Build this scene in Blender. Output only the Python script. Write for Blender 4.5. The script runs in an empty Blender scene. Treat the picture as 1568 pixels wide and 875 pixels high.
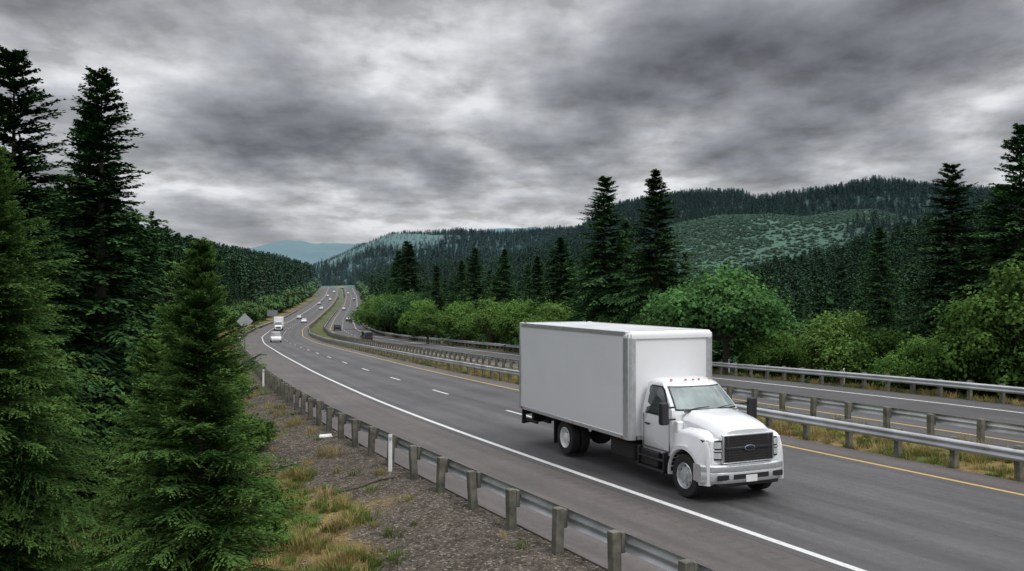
import bpy, math, numpy as np
from mathutils import Vector
PI=math.pi
scene=bpy.context.scene
scene.view_settings.view_transform='Standard'; scene.view_settings.look='None'; scene.view_settings.exposure=0
COL=scene.collection

# ------------------------------------------------------------ node helpers
class NB:
    def __init__(s,tree): s.t=tree; s.t.nodes.clear()
    def n(s,typ,ins=None,**p):
        nd=s.t.nodes.new(typ)
        for k,v in p.items(): setattr(nd,k,v)
        if ins:
            for k,v in ins.items():
                sock=nd.inputs[k]
                if isinstance(v,bpy.types.NodeSocket): s.t.links.new(v,sock)
                else: sock.default_value=v
        return nd
    def math(s,op,a,b=0.0,c=0.0,clamp=False):
        nd=s.n('ShaderNodeMath',{0:a,1:b,2:c},operation=op); nd.use_clamp=clamp; return nd.outputs[0]
    def mix(s,f,a,b,blend='MIX'):
        nd=s.n('ShaderNodeMix',data_type='RGBA',blend_type=blend)
        for i,v in ((0,f),(6,a),(7,b)):
            if isinstance(v,bpy.types.NodeSocket): s.t.links.new(v,nd.inputs[i])
            else: nd.inputs[i].default_value=v if i==0 else tuple(v)+((1,) if len(v)==3 else ())
        return nd.outputs[2]
    def ramp(s,f,stops,interp='LINEAR'):
        nd=s.n('ShaderNodeValToRGB',{0:f}); cr=nd.color_ramp; cr.interpolation=interp
        while len(cr.elements)<len(stops): cr.elements.new(0.5)
        for e,(p,c) in zip(cr.elements,stops):
            e.position=p; e.color=(c,c,c,1) if not hasattr(c,'__len__') else tuple(c)+(1,)
        return nd.outputs[0]
    def noise(s,vec,scale,detail=4,rough=.55,dist=0.0,dim='3D'):
        ins={'Scale':scale,'Detail':detail,'Roughness':rough,'Distortion':dist}
        if vec is not None: ins['Vector']=vec
        return s.n('ShaderNodeTexNoise',ins,noise_dimensions=dim).outputs[0]
    def mr(s,v,a,b,c,d):
        return s.n('ShaderNodeMapRange',{0:v,1:a,2:b,3:c,4:d}).outputs[0]

def newmat(name):
    m=bpy.data.materials.new(name); m.use_nodes=True
    return m,NB(m.node_tree)
def simple(name,col,rough=.5,metal=0.0,var=.08,vscale=6,bump=0,coat=0,spec=.5,emit=None,dirt=None):
    m,b=newmat(name)
    tc=b.n('ShaderNodeTexCoord').outputs['Object']
    nz=b.noise(tc,vscale,6,.6)
    f=b.mr(nz,.3,.7,1-var,1+var)
    c=b.n('ShaderNodeVectorMath',{0:tuple(col),'Scale':f},operation='SCALE').outputs[0]
    if dirt:
        sz=b.n('ShaderNodeSeparateXYZ',{0:tc}).outputs[2]
        k=b.mr(sz,dirt[0],dirt[1],dirt[2],0); k=b.math('MULTIPLY',k,b.mr(nz,.35,.65,.3,1))
        c=b.mix(k,c,(.16,.14,.12))
    ins={'Base Color':c,'Roughness':b.mr(nz,.3,.7,max(rough-.06,.02),rough+.08),'Metallic':metal,'Coat Weight':coat,'Specular IOR Level':spec}
    if bump:
        ins['Normal']=b.n('ShaderNodeBump',{'Strength':bump,'Distance':.01,'Height':b.noise(tc,vscale*12,4)}).outputs[0]
    p=b.n('ShaderNodeBsdfPrincipled',ins)
    b.n('ShaderNodeOutputMaterial',{0:p.outputs[0]})
    return m
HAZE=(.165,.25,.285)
def haze(b,c):  # aerial haze painted into the base colour, growing with distance from the origin
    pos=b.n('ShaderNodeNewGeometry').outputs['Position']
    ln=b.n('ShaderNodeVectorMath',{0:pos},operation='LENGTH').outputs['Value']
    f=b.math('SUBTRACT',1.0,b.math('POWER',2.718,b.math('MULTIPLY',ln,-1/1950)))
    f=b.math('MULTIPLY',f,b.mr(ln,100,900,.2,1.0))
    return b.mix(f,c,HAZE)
def foliage(name,dark,light,alt,trans=.22,rl=.65,rh=1.25):
    m,b=newmat(name)
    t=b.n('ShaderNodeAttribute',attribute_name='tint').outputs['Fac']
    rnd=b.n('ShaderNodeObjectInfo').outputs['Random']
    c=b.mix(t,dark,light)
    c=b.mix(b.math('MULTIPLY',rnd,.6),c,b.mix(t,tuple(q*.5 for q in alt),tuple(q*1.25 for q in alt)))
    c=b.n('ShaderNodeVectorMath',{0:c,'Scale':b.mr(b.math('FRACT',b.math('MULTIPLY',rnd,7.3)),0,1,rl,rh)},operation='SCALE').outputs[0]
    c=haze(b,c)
    out=b.n('ShaderNodeBsdfDiffuse',{'Color':c}).outputs[0]
    if trans:
        tr=b.n('ShaderNodeBsdfTranslucent',{'Color':c})
        out=b.n('ShaderNodeMixShader',{0:trans,1:out,2:tr.outputs[0]}).outputs[0]
    b.n('ShaderNodeOutputMaterial',{0:out})
    return m
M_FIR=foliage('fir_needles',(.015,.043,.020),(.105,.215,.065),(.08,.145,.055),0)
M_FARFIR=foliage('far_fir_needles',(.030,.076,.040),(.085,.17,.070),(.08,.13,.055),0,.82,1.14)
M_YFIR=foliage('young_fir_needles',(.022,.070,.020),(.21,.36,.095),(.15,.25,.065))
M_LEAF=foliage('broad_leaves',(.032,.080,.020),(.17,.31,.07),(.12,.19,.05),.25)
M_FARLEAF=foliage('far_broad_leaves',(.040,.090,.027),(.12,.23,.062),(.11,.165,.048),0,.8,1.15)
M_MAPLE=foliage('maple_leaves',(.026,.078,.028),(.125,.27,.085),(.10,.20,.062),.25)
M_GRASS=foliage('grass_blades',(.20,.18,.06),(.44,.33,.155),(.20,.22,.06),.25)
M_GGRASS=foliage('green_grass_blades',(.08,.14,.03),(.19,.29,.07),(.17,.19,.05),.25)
M_BARK=simple('bark',(.09,.072,.058),.9,0,.35,9,.4)
M_PAINT=simple('white_paint',(.84,.85,.86),.20,0,.02,2,0,.8,dirt=(.5,1.1,.25))
M_BOX=simple('box_panel_white',(.81,.82,.83),.36,0,.03,.7,.02,.15,dirt=(1.0,2.2,.12))
M_ALU=simple('aluminium_trim',(.62,.63,.64),.35,.6,.1,8)
M_CHROME=simple('chrome',(.78,.79,.80),.18,.95,.04,5)
M_BLACK=simple('black_plastic',(.018,.018,.02),.5,0,.2,8)
M_DARK=simple('chassis_black',(.022,.021,.02),.75,0,.3,6)
M_TIRE=simple('tyre_rubber',(.022,.022,.023),.85,0,.2,10,.3)
M_GLASS=simple('tinted_glass',(.035,.045,.045),.06,0,.05,1,0,1,.9)
M_WSHIELD=simple('windshield_glass',(.15,.20,.19),.06,0,.45,1.8,0,1,.9)  # pale mottled base colour stands in for the reflected sky
M_LAMP=simple('headlamp_glass',(.62,.64,.65),.1,.3,.1,20,0,1)
M_AMBER=simple('amber_lens',(.55,.20,.06),.25,0,.1,10,0,.5)
M_RED=simple('red_lens',(.35,.02,.02),.3)
M_GALV=simple('galvanised_steel',(.50,.52,.53),.45,.6,.28,.9,.05)
M_WOOD=simple('weathered_wood',(.14,.135,.108),.9,0,.5,4,.5)
M_WHITEP=simple('white_plastic',(.78,.78,.76),.5,0,.08,8)
M_SIGNB=simple('sign_back_aluminium',(.36,.39,.40),.6,.2,.08,5)
M_SIGNG=simple('sign_grey',(.22,.25,.25),.6,.2,.08,5)

# ------------------------------------------------------------ mesh helpers
def mesh_np(name,V,F,mats,mi=None,tint=None,smooth=False):
    V=np.asarray(V,dtype=np.float32); F=np.asarray(F,dtype=np.int32); nf=len(F); k=F.shape[1]
    me=bpy.data.meshes.new(name)
    me.vertices.add(len(V)); me.vertices.foreach_set('co',V.ravel())
    me.loops.add(nf*k); me.loops.foreach_set('vertex_index',F.ravel())
    me.polygons.add(nf); me.polygons.foreach_set('loop_start',np.arange(nf,dtype=np.int32)*k)
    for m in mats: me.materials.append(m)
    if mi is not None: me.polygons.foreach_set('material_index',np.asarray(mi,dtype=np.int32))
    me.update(calc_edges=True)
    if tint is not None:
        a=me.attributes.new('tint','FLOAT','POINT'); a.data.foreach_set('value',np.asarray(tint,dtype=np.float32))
    me.polygons.foreach_set('use_smooth',np.full(nf,smooth))
    me.validate()
    return me
def obj(name,me,parent=None,loc=(0,0,0),rot=(0,0,0),scale=(1,1,1)):
    o=bpy.data.objects.new(name,me); COL.objects.link(o); o.location=loc; o.rotation_euler=rot; o.scale=scale
    if parent: o.parent=parent
    return o
def py(name,V,F,mat,parent=None,smooth=False,bevel=0,seg=2,**k):
    me=bpy.data.meshes.new(name); me.from_pydata([tuple(v) for v in V],[],[tuple(f) for f in F])
    for m in (mat if isinstance(mat,list) else [mat]): me.materials.append(m)
    import bmesh
    bm=bmesh.new(); bm.from_mesh(me); bmesh.ops.recalc_face_normals(bm,faces=bm.faces); bm.to_mesh(me); bm.free()
    o=obj(name,me,parent,**k)
    if smooth:
        me.polygons.foreach_set('use_smooth',[True]*len(me.polygons))
        me.set_sharp_from_angle(angle=math.radians(38))
    if bevel:
        md=o.modifiers.new('b','BEVEL'); md.width=bevel; md.segments=seg; md.limit_method='ANGLE'
        me.polygons.foreach_set('use_smooth',[True]*len(me.polygons)); me.set_sharp_from_angle(angle=math.radians(50))
    return o
def bx(a,b):
    (x0,y0,z0),(x1,y1,z1)=a,b
    V=[(x0,y0,z0),(x1,y0,z0),(x1,y1,z0),(x0,y1,z0),(x0,y0,z1),(x1,y0,z1),(x1,y1,z1),(x0,y1,z1)]
    F=[(0,3,2,1),(4,5,6,7),(0,1,5,4),(1,2,6,5),(2,3,7,6),(3,0,4,7)]
    return V,F
def box(name,a,b,mat,parent=None,bevel=.01,seg=2):
    V,F=bx(a,b); return py(name,V,F,mat,parent,bevel=bevel,seg=seg)
def boxes(name,lst,mat,parent=None,bevel=.004):
    V=[];F=[]
    for a,b in lst:
        v,f=bx(a,b); n=len(V); V+=v; F+=[tuple(i+n for i in q) for q in f]
    return py(name,V,F,mat,parent,bevel=bevel,seg=1)
def loft(secs,closed=False,caps=True):
    n=len(secs[0]); V=[p for s in secs for p in s]; F=[]
    for i in range(len(secs)-1):
        for j in range(n if closed else n-1):
            k=(j+1)%n; F.append((i*n+j,i*n+k,(i+1)*n+k,(i+1)*n+j))
    if caps and closed: F.append(tuple(range(n))); F.append(tuple((len(secs)-1)*n+j for j in range(n)))
    return V,F
def lathe_y(prof,seg,cx,cy,cz):
    secs=[]
    for i in range(seg+1):
        a=2*PI*i/seg; secs.append([(cx+r*math.cos(a),cy+y,cz+r*math.sin(a)) for r,y in prof])
    return loft(secs,False,False)
def tube(name,pts,r,mat,parent=None,n=8):
    secs=[];P=[Vector(p) for p in pts]
    for i,p in enumerate(P):
        d=(P[min(i+1,len(P)-1)]-P[max(i-1,0)]).normalized()
        u=d.cross(Vector((0,0,1)) if abs(d.z)<.9 else Vector((1,0,0))).normalized(); v=d.cross(u)
        secs.append([tuple(p+u*r*math.cos(2*PI*k/n)+v*r*math.sin(2*PI*k/n)) for k in range(n)])
    V,F=loft(secs,True,True); return py(name,V,F,mat,parent,smooth=True)
def empty(name,loc,rz=0,s=1):
    o=obj(name,None,loc=loc,rot=(0,0,rz)); o.empty_display_size=.5; o.scale=(s,s,s); return o

def vnoise(x,y,seed=0):
    xi=np.floor(x).astype(np.int64); yi=np.floor(y).astype(np.int64); fx=x-xi; fy=y-yi
    def h(a,b):
        n=(a*374761393+b*668265263+seed*1442695041)&0xffffffff
        n=((n^(n>>13))*1274126177)&0xffffffff
        return ((n^(n>>16))&0xffff)/65535.0
    sx=fx*fx*(3-2*fx); sy=fy*fy*(3-2*fy)
    return (h(xi,yi)*(1-sx)+h(xi+1,yi)*sx)*(1-sy)+(h(xi,yi+1)*(1-sx)+h(xi+1,yi+1)*sx)*sy
def fbm(x,y,o=4,seed=0):
    r=0;a=.5
    for i in range(o): r=r+a*vnoise(x*2**i,y*2**i,seed+i); a*=.5
    return r
def sst(a,b,x):
    t=np.clip((x-a)/(b-a),0,1); return t*t*(3-2*t)

# ------------------------------------------------------------ highway alignment (edge line of the near carriageway)
cp=np.array([(-80,56.1,0),(7,10.8,0),(15.8,6.23,0),(21.8,3.14,0),(28.5,-.45,0),(42,-6.2,-.32),(66,-14.6,-1.17),(97,-25.0,-2.14),(145,-40.5,-3.75),(185,-52.2,-4.8),(240,-65.2,-5.7),(340,-84,-6.3),(470,-105,-3.6),(640,-135,.3),(850,-176,6.9),(1100,-228,8)])
TT=np.arange(-80,1100.5,.5)
def smooth(a,w):
    k=np.hanning(w); k/=k.sum(); p=np.pad(a,(w//2,w//2),mode='reflect',reflect_type='odd'); return np.convolve(p,k,'valid')
XW=smooth(np.interp(TT,cp[:,0],cp[:,1]),61)[:len(TT)]
ZW=smooth(np.interp(TT,cp[:,0],cp[:,2]),81)[:len(TT)]
DX=np.gradient(XW,TT)
def P(t,u):
    x=np.interp(t,TT,XW); dx=np.interp(t,TT,DX); L=np.sqrt(1+dx*dx)
    return x+u/L, t-dx*u/L
def zr(t): return np.interp(t,TT,ZW)
def solve(x,y):
    t=np.clip(y.copy(),-80,1100)
    for _ in range(7):
        xw=np.interp(t,TT,XW); dx=np.interp(t,TT,DX); L=np.sqrt(1+dx*dx)
        dot=((x-xw)*dx+(y-t))/L; t=np.clip(t+dot/L,-80,1100)
    xw=np.interp(t,TT,XW); dx=np.interp(t,TT,DX); L=np.sqrt(1+dx*dx)
    u=((x-xw)-(y-t)*dx)/L
    return t,u
FP=1358.
def ridge(pts,r0,r1,r2,r3):
    a=np.array(pts,dtype=float); return (a[:,0]-784)/FP,(445-a[:,1])/FP,(r0,r1,r2,r3)
RIDGES=[
 ridge([(600,470),(780,440),(820,385),(880,362),(950,324),(1040,309),(1135,306),(1155,318),(1270,302),(1340,288),(1440,296),(1568,302),(1900,316)],1250,1950,2150,3200),
 ridge([(880,440),(940,392),(990,362),(1040,345),(1100,333),(1180,330),(1230,336),(1290,326),(1340,322),(1390,334),(1430,350),(1500,375),(1620,420)],700,1300,1400,1900),
 ridge([(1080,470),(1180,440),(1250,425),(1350,395),(1420,374),(1568,362),(1900,350)],330,620,700,1000),
 ridge([(200,430),(440,420),(470,412),(540,384),(600,362),(650,360),(700,360),(760,366),(860,357),(950,362),(1100,430)],1500,2500,2900,4500),
 ridge([(480,470),(560,436),(640,430),(760,425),(800,410),(870,395),(950,400),(1050,440)],600,950,1100,1500),
 ridge([(0,400),(380,385),(420,374),(450,371),(490,374),(540,377),(600,372),(760,352),(820,350),(900,360),(1500,420)],4000,6500,7500,11500),
]
def ground(x,y):
    x=np.asarray(x,dtype=float); y=np.asarray(y,dtype=float)
    r=np.hypot(x,y); t,u=solve(x,y); z0=zr(t)
    un=[-400,-120,-40,-20,-13,-9,-6.8,-4.7,-3.9]; zn=[4,0,-2.2,-2.2,-1.9,-1.2,-.5,-.06,-.03]
    zf=[34,24,9,3,.2,-.3,-.3,-.06,-.03]
    k=sst(70,170,t)
    zl=np.interp(u,un,zn)*(1-k)+np.interp(u,un,zf)*k
    zrr=np.interp(u,[24.8,26,30,40,80,200,400],[-.03,-.12,-1.0,-2.6,-8,-13,-15])
    rel=np.where(u<-3.9,zl,np.where(u>24.8,zrr,-.03))
    sink=.12+.003*r
    inside=((u>-3.8)&(u<9.6))|((u>14.3)&(u<24.7))
    med=(u>=9.6)&(u<=14.3)
    off=np.where(inside,0,1.)*np.clip(np.minimum(np.abs(u+3.9),np.abs(u-24.8))/4,0,1)*(~med)
    n=(fbm(x*.25,y*.25,4,3)-.5)*.7+(fbm(x*2.1,y*2.1,3,9)-.5)*.12
    z=z0+rel+np.where(inside,-sink,0)+off*n+np.where(med,(fbm(x*.8,y*.8,3,5)-.5)*.12-.04,0)
    fade=sst(900,1300,r)
    z=z*(1-fade)+(-12)*fade
    tx=x/np.maximum(y,1e-3); ok=y>0; rc=y
    hill=np.full_like(z,-1e9)
    rough=(fbm(x*.006,y*.006,5,21)-.5)
    for a,e,(r0,r1,r2,r3) in RIDGES:
        H=5+np.interp(tx,a,e)*np.where(ok,rc,1)*(r1/np.maximum(r,1))
        S=sst(r0,r1,r)*(1-.6*sst(r2,r3,r))
        h=-14+(H+14)*S+rough*70*S*(1-.80*S)*(r1/1500)
        h=np.where(ok&(r>r0*.95),h,-1e9); hill=np.maximum(hill,h)
    corr=(np.abs(u-10)<40)&(t<1080)
    hill=np.where(corr,-1e9,hill)
    return np.maximum(z,hill),t,u
def gz(x,y): return float(ground(np.array([x]),np.array([y]))[0][0])

# ------------------------------------------------------------ terrain sheet
az=np.concatenate([np.arange(-180,-42,3.),np.arange(-42,42,.28),np.arange(42,180,3.)])*PI/180
rr=1.2*1.0195**np.arange(0,482); rr=rr[rr<13500]
A,R=np.meshgrid(az,rr); X=R*np.sin(A); Y=R*np.cos(A)
Z,T,U=ground(X.ravel(),Y.ravel())
na,nr=len(az),len(rr)
V=np.stack([X.ravel(),Y.ravel(),Z],1); V=np.vstack([V,[[0,0,V[:na,2].mean()]]])
i,j=np.meshgrid(np.arange(nr-1),np.arange(na)); i=i.ravel(); j=j.ravel(); jn=(j+1)%na
F=np.stack([i*na+j,(i+1)*na+j,(i+1)*na+jn,i*na+jn],1)
rad=R.ravel(); x=X.ravel(); y=Y.ravel()
bn=fbm(x*.45,y*.45,4,31)
edge=-6.7+(bn-.47)*5.0
grav=1-sst(-.5,.6,edge-U)
grav=np.where(U>9,np.clip((fbm(x*.6,y*.6,3,41)-.38)*4,0,1)*.8,grav)
forest=np.maximum(sst(10.5,15,-U),sst(27,31,U))
def cutmask(x,y,r):
    tx=x/np.maximum(y,1)
    c=sst(.57,.60,fbm(x*.0022+3,y*.0022,4,55))*sst(1200,1500,r)*(1-sst(.10,.16,tx))*.6
    lim=sst(.455,.475,fbm(x*.0045+9,y*.0045,4,19))
    mh=sst(760,900,r)*(1-sst(1430,1520,r))*sst(.12,.2,tx)*(1-sst(.42,.50,tx))*lim
    return np.maximum(c,mh)
clear=cutmask(x,y,rad)*.95
def lerp(a,b,t): return a*(1-t[:,None])+np.array(b)*t[:,None]
c=np.tile(np.array([.28,.205,.09]),(len(x),1))
g2=sst(.44,.58,fbm(x*.8,y*.8,3,77)); c=lerp(c,(.11,.165,.04),g2)
c=lerp(c,(.118,.102,.084),grav)
c=lerp(c,(.10,.12,.05),sst(90,200,T.ravel())*(U>9)*(U<15)*.85)
c=lerp(c,(.035,.055,.022),forest)
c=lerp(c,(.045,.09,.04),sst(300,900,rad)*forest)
c=lerp(c,(.066,.135,.044),clear)
me=mesh_np('ground',V,F,[],smooth=True)
a=me.attributes.new('gravel','FLOAT','POINT'); a.data.foreach_set('value',np.append(grav,0).astype(np.float32))
a=me.attributes.new('col','FLOAT_COLOR','POINT'); cc=np.ones((len(x)+1,4),dtype=np.float32); cc[:-1,:3]=c; a.data.foreach_set('color',cc.ravel())
m,b=newmat('ground_mix')
col=b.n('ShaderNodeAttribute',attribute_name='col').outputs['Color']; gr=b.n('ShaderNodeAttribute',attribute_name='gravel').outputs['Fac']
pos=b.n('ShaderNodeNewGeometry').outputs['Position']
n1=b.noise(pos,3.0,5,.65); n2=b.noise(pos,.03,5,.7); n3=b.noise(pos,22,4,.8)
vo=b.n('ShaderNodeTexVoronoi',{'Vector':pos,'Scale':20.0,'Randomness':1.0}); vr=b.n('ShaderNodeSeparateColor',{0:vo.outputs['Color']}).outputs[0]
st=b.mr(vr,0,1,.55,1.45); st=b.math('ADD',st,b.math('MULTIPLY',b.math('GREATER_THAN',vr,.95),1.1))
v1=b.math('MULTIPLY',b.mr(n1,.3,.7,.65,1.35),b.mr(n2,.3,.7,.8,1.2)); v1=b.math('MULTIPLY',v1,b.mr(n3,.3,.7,.7,1.3))
sc=b.n('ShaderNodeMix',{0:gr,2:1.0,3:st}).outputs[0]
sc=b.math('MULTIPLY',sc,v1)
c1=b.n('ShaderNodeVectorMath',{0:col,'Scale':sc},operation='SCALE').outputs[0]
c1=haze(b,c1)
hgt=b.math('ADD',b.math('MULTIPLY',vo.outputs['Distance'],-.6),n3)
bp=b.n('ShaderNodeBump',{'Strength':.8,'Distance':.04,'Height':hgt}).outputs[0]
p=b.n('ShaderNodeBsdfDiffuse',{'Color':c1,'Roughness':.8,'Normal':bp})
b.n('ShaderNodeOutputMaterial',{0:p.outputs[0]})
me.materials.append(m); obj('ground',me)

# ------------------------------------------------------------ road strips
ts=np.concatenate([np.arange(-60,200,1.),np.arange(200,1080,2.)])
def strip(u0,u1,t,dz,nu=2):
    us=np.linspace(u0,u1,nu); Tm,Um=np.meshgrid(t,us,indexing='ij')
    x,y=P(Tm,Um); z=zr(Tm)+dz
    V=np.stack([x.ravel(),y.ravel(),z.ravel()],1)
    a,c=np.meshgrid(np.arange(len(t)-1),np.arange(nu-1),indexing='ij'); a=a.ravel();c=c.ravel()
    F=np.stack([a*nu+c,a*nu+c+1,(a+1)*nu+c+1,(a+1)*nu+c],1)
    UV=np.stack([Um.ravel(),Tm.ravel()*1.1],1)
    return V,F,UV
def comb(parts):
    V=[];F=[];n=0
    for p in parts: V.append(p[0]);F.append(p[1]+n);n+=len(p[0])
    return np.vstack(V),np.vstack(F)
m_as,b=newmat('asphalt')
uv=b.n('ShaderNodeAttribute',attribute_name='ruv').outputs['Vector']
sp=b.n('ShaderNodeSeparateXYZ',{0:uv}); u_=sp.outputs[0]; v_=sp.outputs[1]
pos=b.n('ShaderNodeNewGeometry').outputs['Position']
stv=b.n('ShaderNodeCombineXYZ',{0:u_,1:b.math('MULTIPLY',v_,.03),2:0.0}).outputs[0]
streak=b.noise(stv,2.2,6,.7); big=b.noise(pos,.18,5,.6); fine=b.noise(pos,45,3,.8); med=b.noise(pos,5,4,.7)
lane=b.math('MULTIPLY',u_,2*PI/2.05); trk=b.math('MULTIPLY',b.math('COSINE',b.math('ADD',lane,PI)),.13)
inl=b.math('MULTIPLY',b.math('GREATER_THAN',u_,.2),b.math('LESS_THAN',u_,8.0))
base=b.math('ADD',1.0,b.math('MULTIPLY',trk,inl))
base=b.math('MULTIPLY',base,b.mr(streak,.3,.7,.70,1.30)); base=b.math('MULTIPLY',base,b.mr(big,.3,.7,.82,1.18))
base=b.math('MULTIPLY',base,b.mr(fine,.25,.75,.55,1.5)); base=b.math('MULTIPLY',base,b.mr(med,.3,.7,.88,1.12))
sh=b.math('LESS_THAN',b.math('ADD',u_,b.mr(big,0,1,-.03,.03)),-.32)
sh2=b.math('MULTIPLY',b.math('GREATER_THAN',u_,8.6),b.math('LESS_THAN',u_,12)); shs=b.math('MAXIMUM',sh,sh2)
cc=b.mix(shs,(.088,.086,.086),(.112,.098,.093))
seam=b.math('LESS_THAN',b.math('ABSOLUTE',b.math('SUBTRACT',u_,4.28)),.012)
seam2=b.math('LESS_THAN',b.math('ABSOLUTE',b.math('ADD',u_,.33)),.02)
base=b.math('MULTIPLY',base,b.math('SUBTRACT',1.0,b.math('MULTIPLY',b.math('MAXIMUM',seam,seam2),.45)))
cc=b.n('ShaderNodeVectorMath',{0:cc,'Scale':base},operation='SCALE').outputs[0]
rz=b.math('MULTIPLY',b.math('GREATER_THAN',u_,-1.0),b.math('LESS_THAN',u_,-.6))
rw=b.math('MULTIPLY',b.math('COSINE',b.math('MULTIPLY',v_,2*PI/.42)),rz)
hh=b.math('ADD',b.math('MULTIPLY',fine,.35),b.math('MULTIPLY',rw,1.6))
bp=b.n('ShaderNodeBump',{'Strength':.7,'Distance':.012,'Height':hh}).outputs[0]
p=b.n('ShaderNodeBsdfPrincipled',{'Base Color':cc,'Roughness':b.mr(streak,.3,.7,.58,.78),'Specular IOR Level':.35,'Normal':bp})
b.n('ShaderNodeOutputMaterial',{0:p.outputs[0]})
for nm,(u0,u1) in (('highway_road',(-3.95,9.65)),('highway_road.001',(14.2,24.85))):
    V,F,UV=strip(u0,u1,ts,0,15)
    s1=strip(u0,u0,ts,0,2); s2=strip(u1,u1,ts,0,2)
    for s in (s1,s2): s[0][0::2,2]-=1.2
    VV,FF=comb([(V,F),(s1[0],s1[1]),(s2[0],s2[1])]); UU=np.vstack([UV,s1[2],s2[2]])
    me=mesh_np('highway_road',VV,FF,[m_as]); a=me.attributes.new('ruv','FLOAT_VECTOR','POINT')
    a.data.foreach_set('vector',np.hstack([UU,np.zeros((len(UU),1))]).astype(np.float32).ravel()); obj(nm,me)
def paintmat(name,col):
    m,b=newmat(name); pos=b.n('ShaderNodeNewGeometry').outputs['Position']
    n=b.noise(pos,9,6,.75); n2=b.noise(pos,60,3,.7)
    w=b.ramp(b.math('ADD',b.math('MULTIPLY',n,.6),b.math('MULTIPLY',n2,.4)),[(.36,.0),(.47,1.)])
    c=b.mix(w,(.19,.185,.18),col)
    p=b.n('ShaderNodeBsdfPrincipled',{'Base Color':c,'Roughness':.6}); b.n('ShaderNodeOutputMaterial',{0:p.outputs[0]}); return m
mw=paintmat('road_paint_white',(.70,.70,.68)); my=paintmat('road_paint_yellow',(.60,.39,.10))
w=[strip(-.09,.09,ts,.004),strip(22.5,22.68,ts,.004)]
for t0 in np.arange(-58,700,11.):
    for uc,ph in ((4.1,4),(18.9,8)):
        a=t0+ph; tt=np.arange(a,a+3.5,1.)
        if a>200: a=200+2*round((a-200)/2); tt=np.array([a,a+2,a+4.])
        w.append(strip(uc-.07,uc+.07,tt,.004))
obj('lane_marking_white',mesh_np('lane_marking_white',*comb(w),[mw]))
obj('lane_marking_yellow',mesh_np('lane_marking_yellow',*comb([strip(8.2,8.34,ts,.004),strip(15.5,15.64,ts,.004)]),[my]))

# ------------------------------------------------------------ guardrails
def guardrail(name,u,side,t0,t1):
    e=empty(name,(0,0,0))
    prof=[(0,.82),(.035,.80),(.08,.76),(.08,.72),(.015,.675),(.015,.645),(.08,.60),(.08,.56),(.035,.52),(0,.50)]
    t=np.concatenate([np.arange(t0,min(t1,200),1.),np.arange(max(t0,200),t1,2.)]) if t1>200 else np.arange(t0,t1,1.)
    secs=[]
    for (o,z) in prof:
        x,y=P(t,u+side*(o+.16)); secs.append(np.stack([x,y,zr(t)+z-.02],1))
    A=np.stack(secs,1); n=len(prof); V=A.reshape(-1,3)
    i,j=np.meshgrid(np.arange(len(t)-1),np.arange(n-1),indexing='ij'); i=i.ravel();j=j.ravel()
    F=np.stack([i*n+j,i*n+j+1,(i+1)*n+j+1,(i+1)*n+j],1)
    obj('rail_beam',mesh_np('rail_beam',V,F,[M_GALV],smooth=True),e)
    tp=np.concatenate([np.arange(t0+.5,min(t1,260),1.72),np.arange(260,t1,3.4)]) if t1>260 else np.arange(t0+.5,t1,1.72)
    rg=np.random.default_rng(int(abs(u)*10)+3)
    Vs=[];Fs=[]
    x,y=P(tp,u); zz=zr(tp); dx=np.interp(tp,TT,DX)
    def addbox(cx,cy,cz,hx,hy,hz,ang,tilt):
        n=len(Vs)*8
        q=np.array(bx((-hx,-hy,-hz),(hx,hy,hz))[0]); c,s=math.cos(ang),math.sin(ang)
        q[:,0]+=q[:,2]*tilt[0]; q[:,1]+=q[:,2]*tilt[1]
        Vs.append(np.stack([cx+q[:,0]*c-q[:,1]*s,cy+q[:,0]*s+q[:,1]*c,cz+q[:,2]],1)); Fs.append(np.array(bx((0,0,0),(1,1,1))[1])+n)
    for k in range(len(tp)):
        ang=math.atan2(1,dx[k])-PI/2
        tl=rg.normal(0,.022,2); dzz=rg.normal(0,.02)
        xx,yy=P(np.array([tp[k]]),u-side*.02); addbox(xx[0],yy[0],zz[k]+.19+dzz,.09,.09,.66,ang,tl)
        xx,yy=P(np.array([tp[k]]),u+side*.115); addbox(xx[0],yy[0],zz[k]+.64+dzz,.042,.075,.18,ang,(0,0))
    o=obj('posts',mesh_np('posts',np.vstack(Vs),np.vstack(Fs),[M_WOOD]),e)
    md=o.modifiers.new('b','BEVEL'); md.width=.012; md.segments=1
    return e
guardrail('guardrail',-4.15,1,-40,420)
guardrail('guardrail.001',10.0,-1,-40,640)
guardrail('guardrail.002',13.9,1,-40,420)
guardrail('guardrail.003',25.1,-1,-40,560)

# ------------------------------------------------------------ vegetation prototypes
def diamonds(C,D,W):
    C=C.reshape(-1,3);D=D.reshape(-1,3);W=W.reshape(-1,3)
    V=np.stack([C-D/2,C+W/2,C+D/2,C-W/2],1).reshape(-1,3)
    return V,np.arange(len(V)).reshape(-1,4)
def prism(p0,p1,r0,r1,n=6):
    d=p1-p0; L=np.linalg.norm(d)+1e-9; d=d/L; a=np.cross(d,[0,0,1.]) if abs(d[2])<.95 else np.array([1.,0,0]); a/=np.linalg.norm(a); c=np.cross(d,a)
    an=np.arange(n)*2*PI/n; ring=np.cos(an)[:,None]*a+np.sin(an)[:,None]*c
    V=np.vstack([p0+ring*r0,p1+ring*r1]); F=np.array([(k,(k+1)%n,n+(k+1)%n,n+k) for k in range(n)]); return V,F
def finish(name,leafVF,tint,wood,mats):
    V,F=leafVF; Vs=[V];Fs=[F];n=len(V);mi=[np.zeros(len(F))]
    for v,f in wood: Vs.append(v);Fs.append(f+n);n+=len(v);mi.append(np.ones(len(f)))
    tt=np.concatenate([tint,np.zeros(n-len(V))])
    return mesh_np(name,np.vstack(Vs),np.vstack(Fs),mats,np.concatenate(mi),tt)
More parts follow.
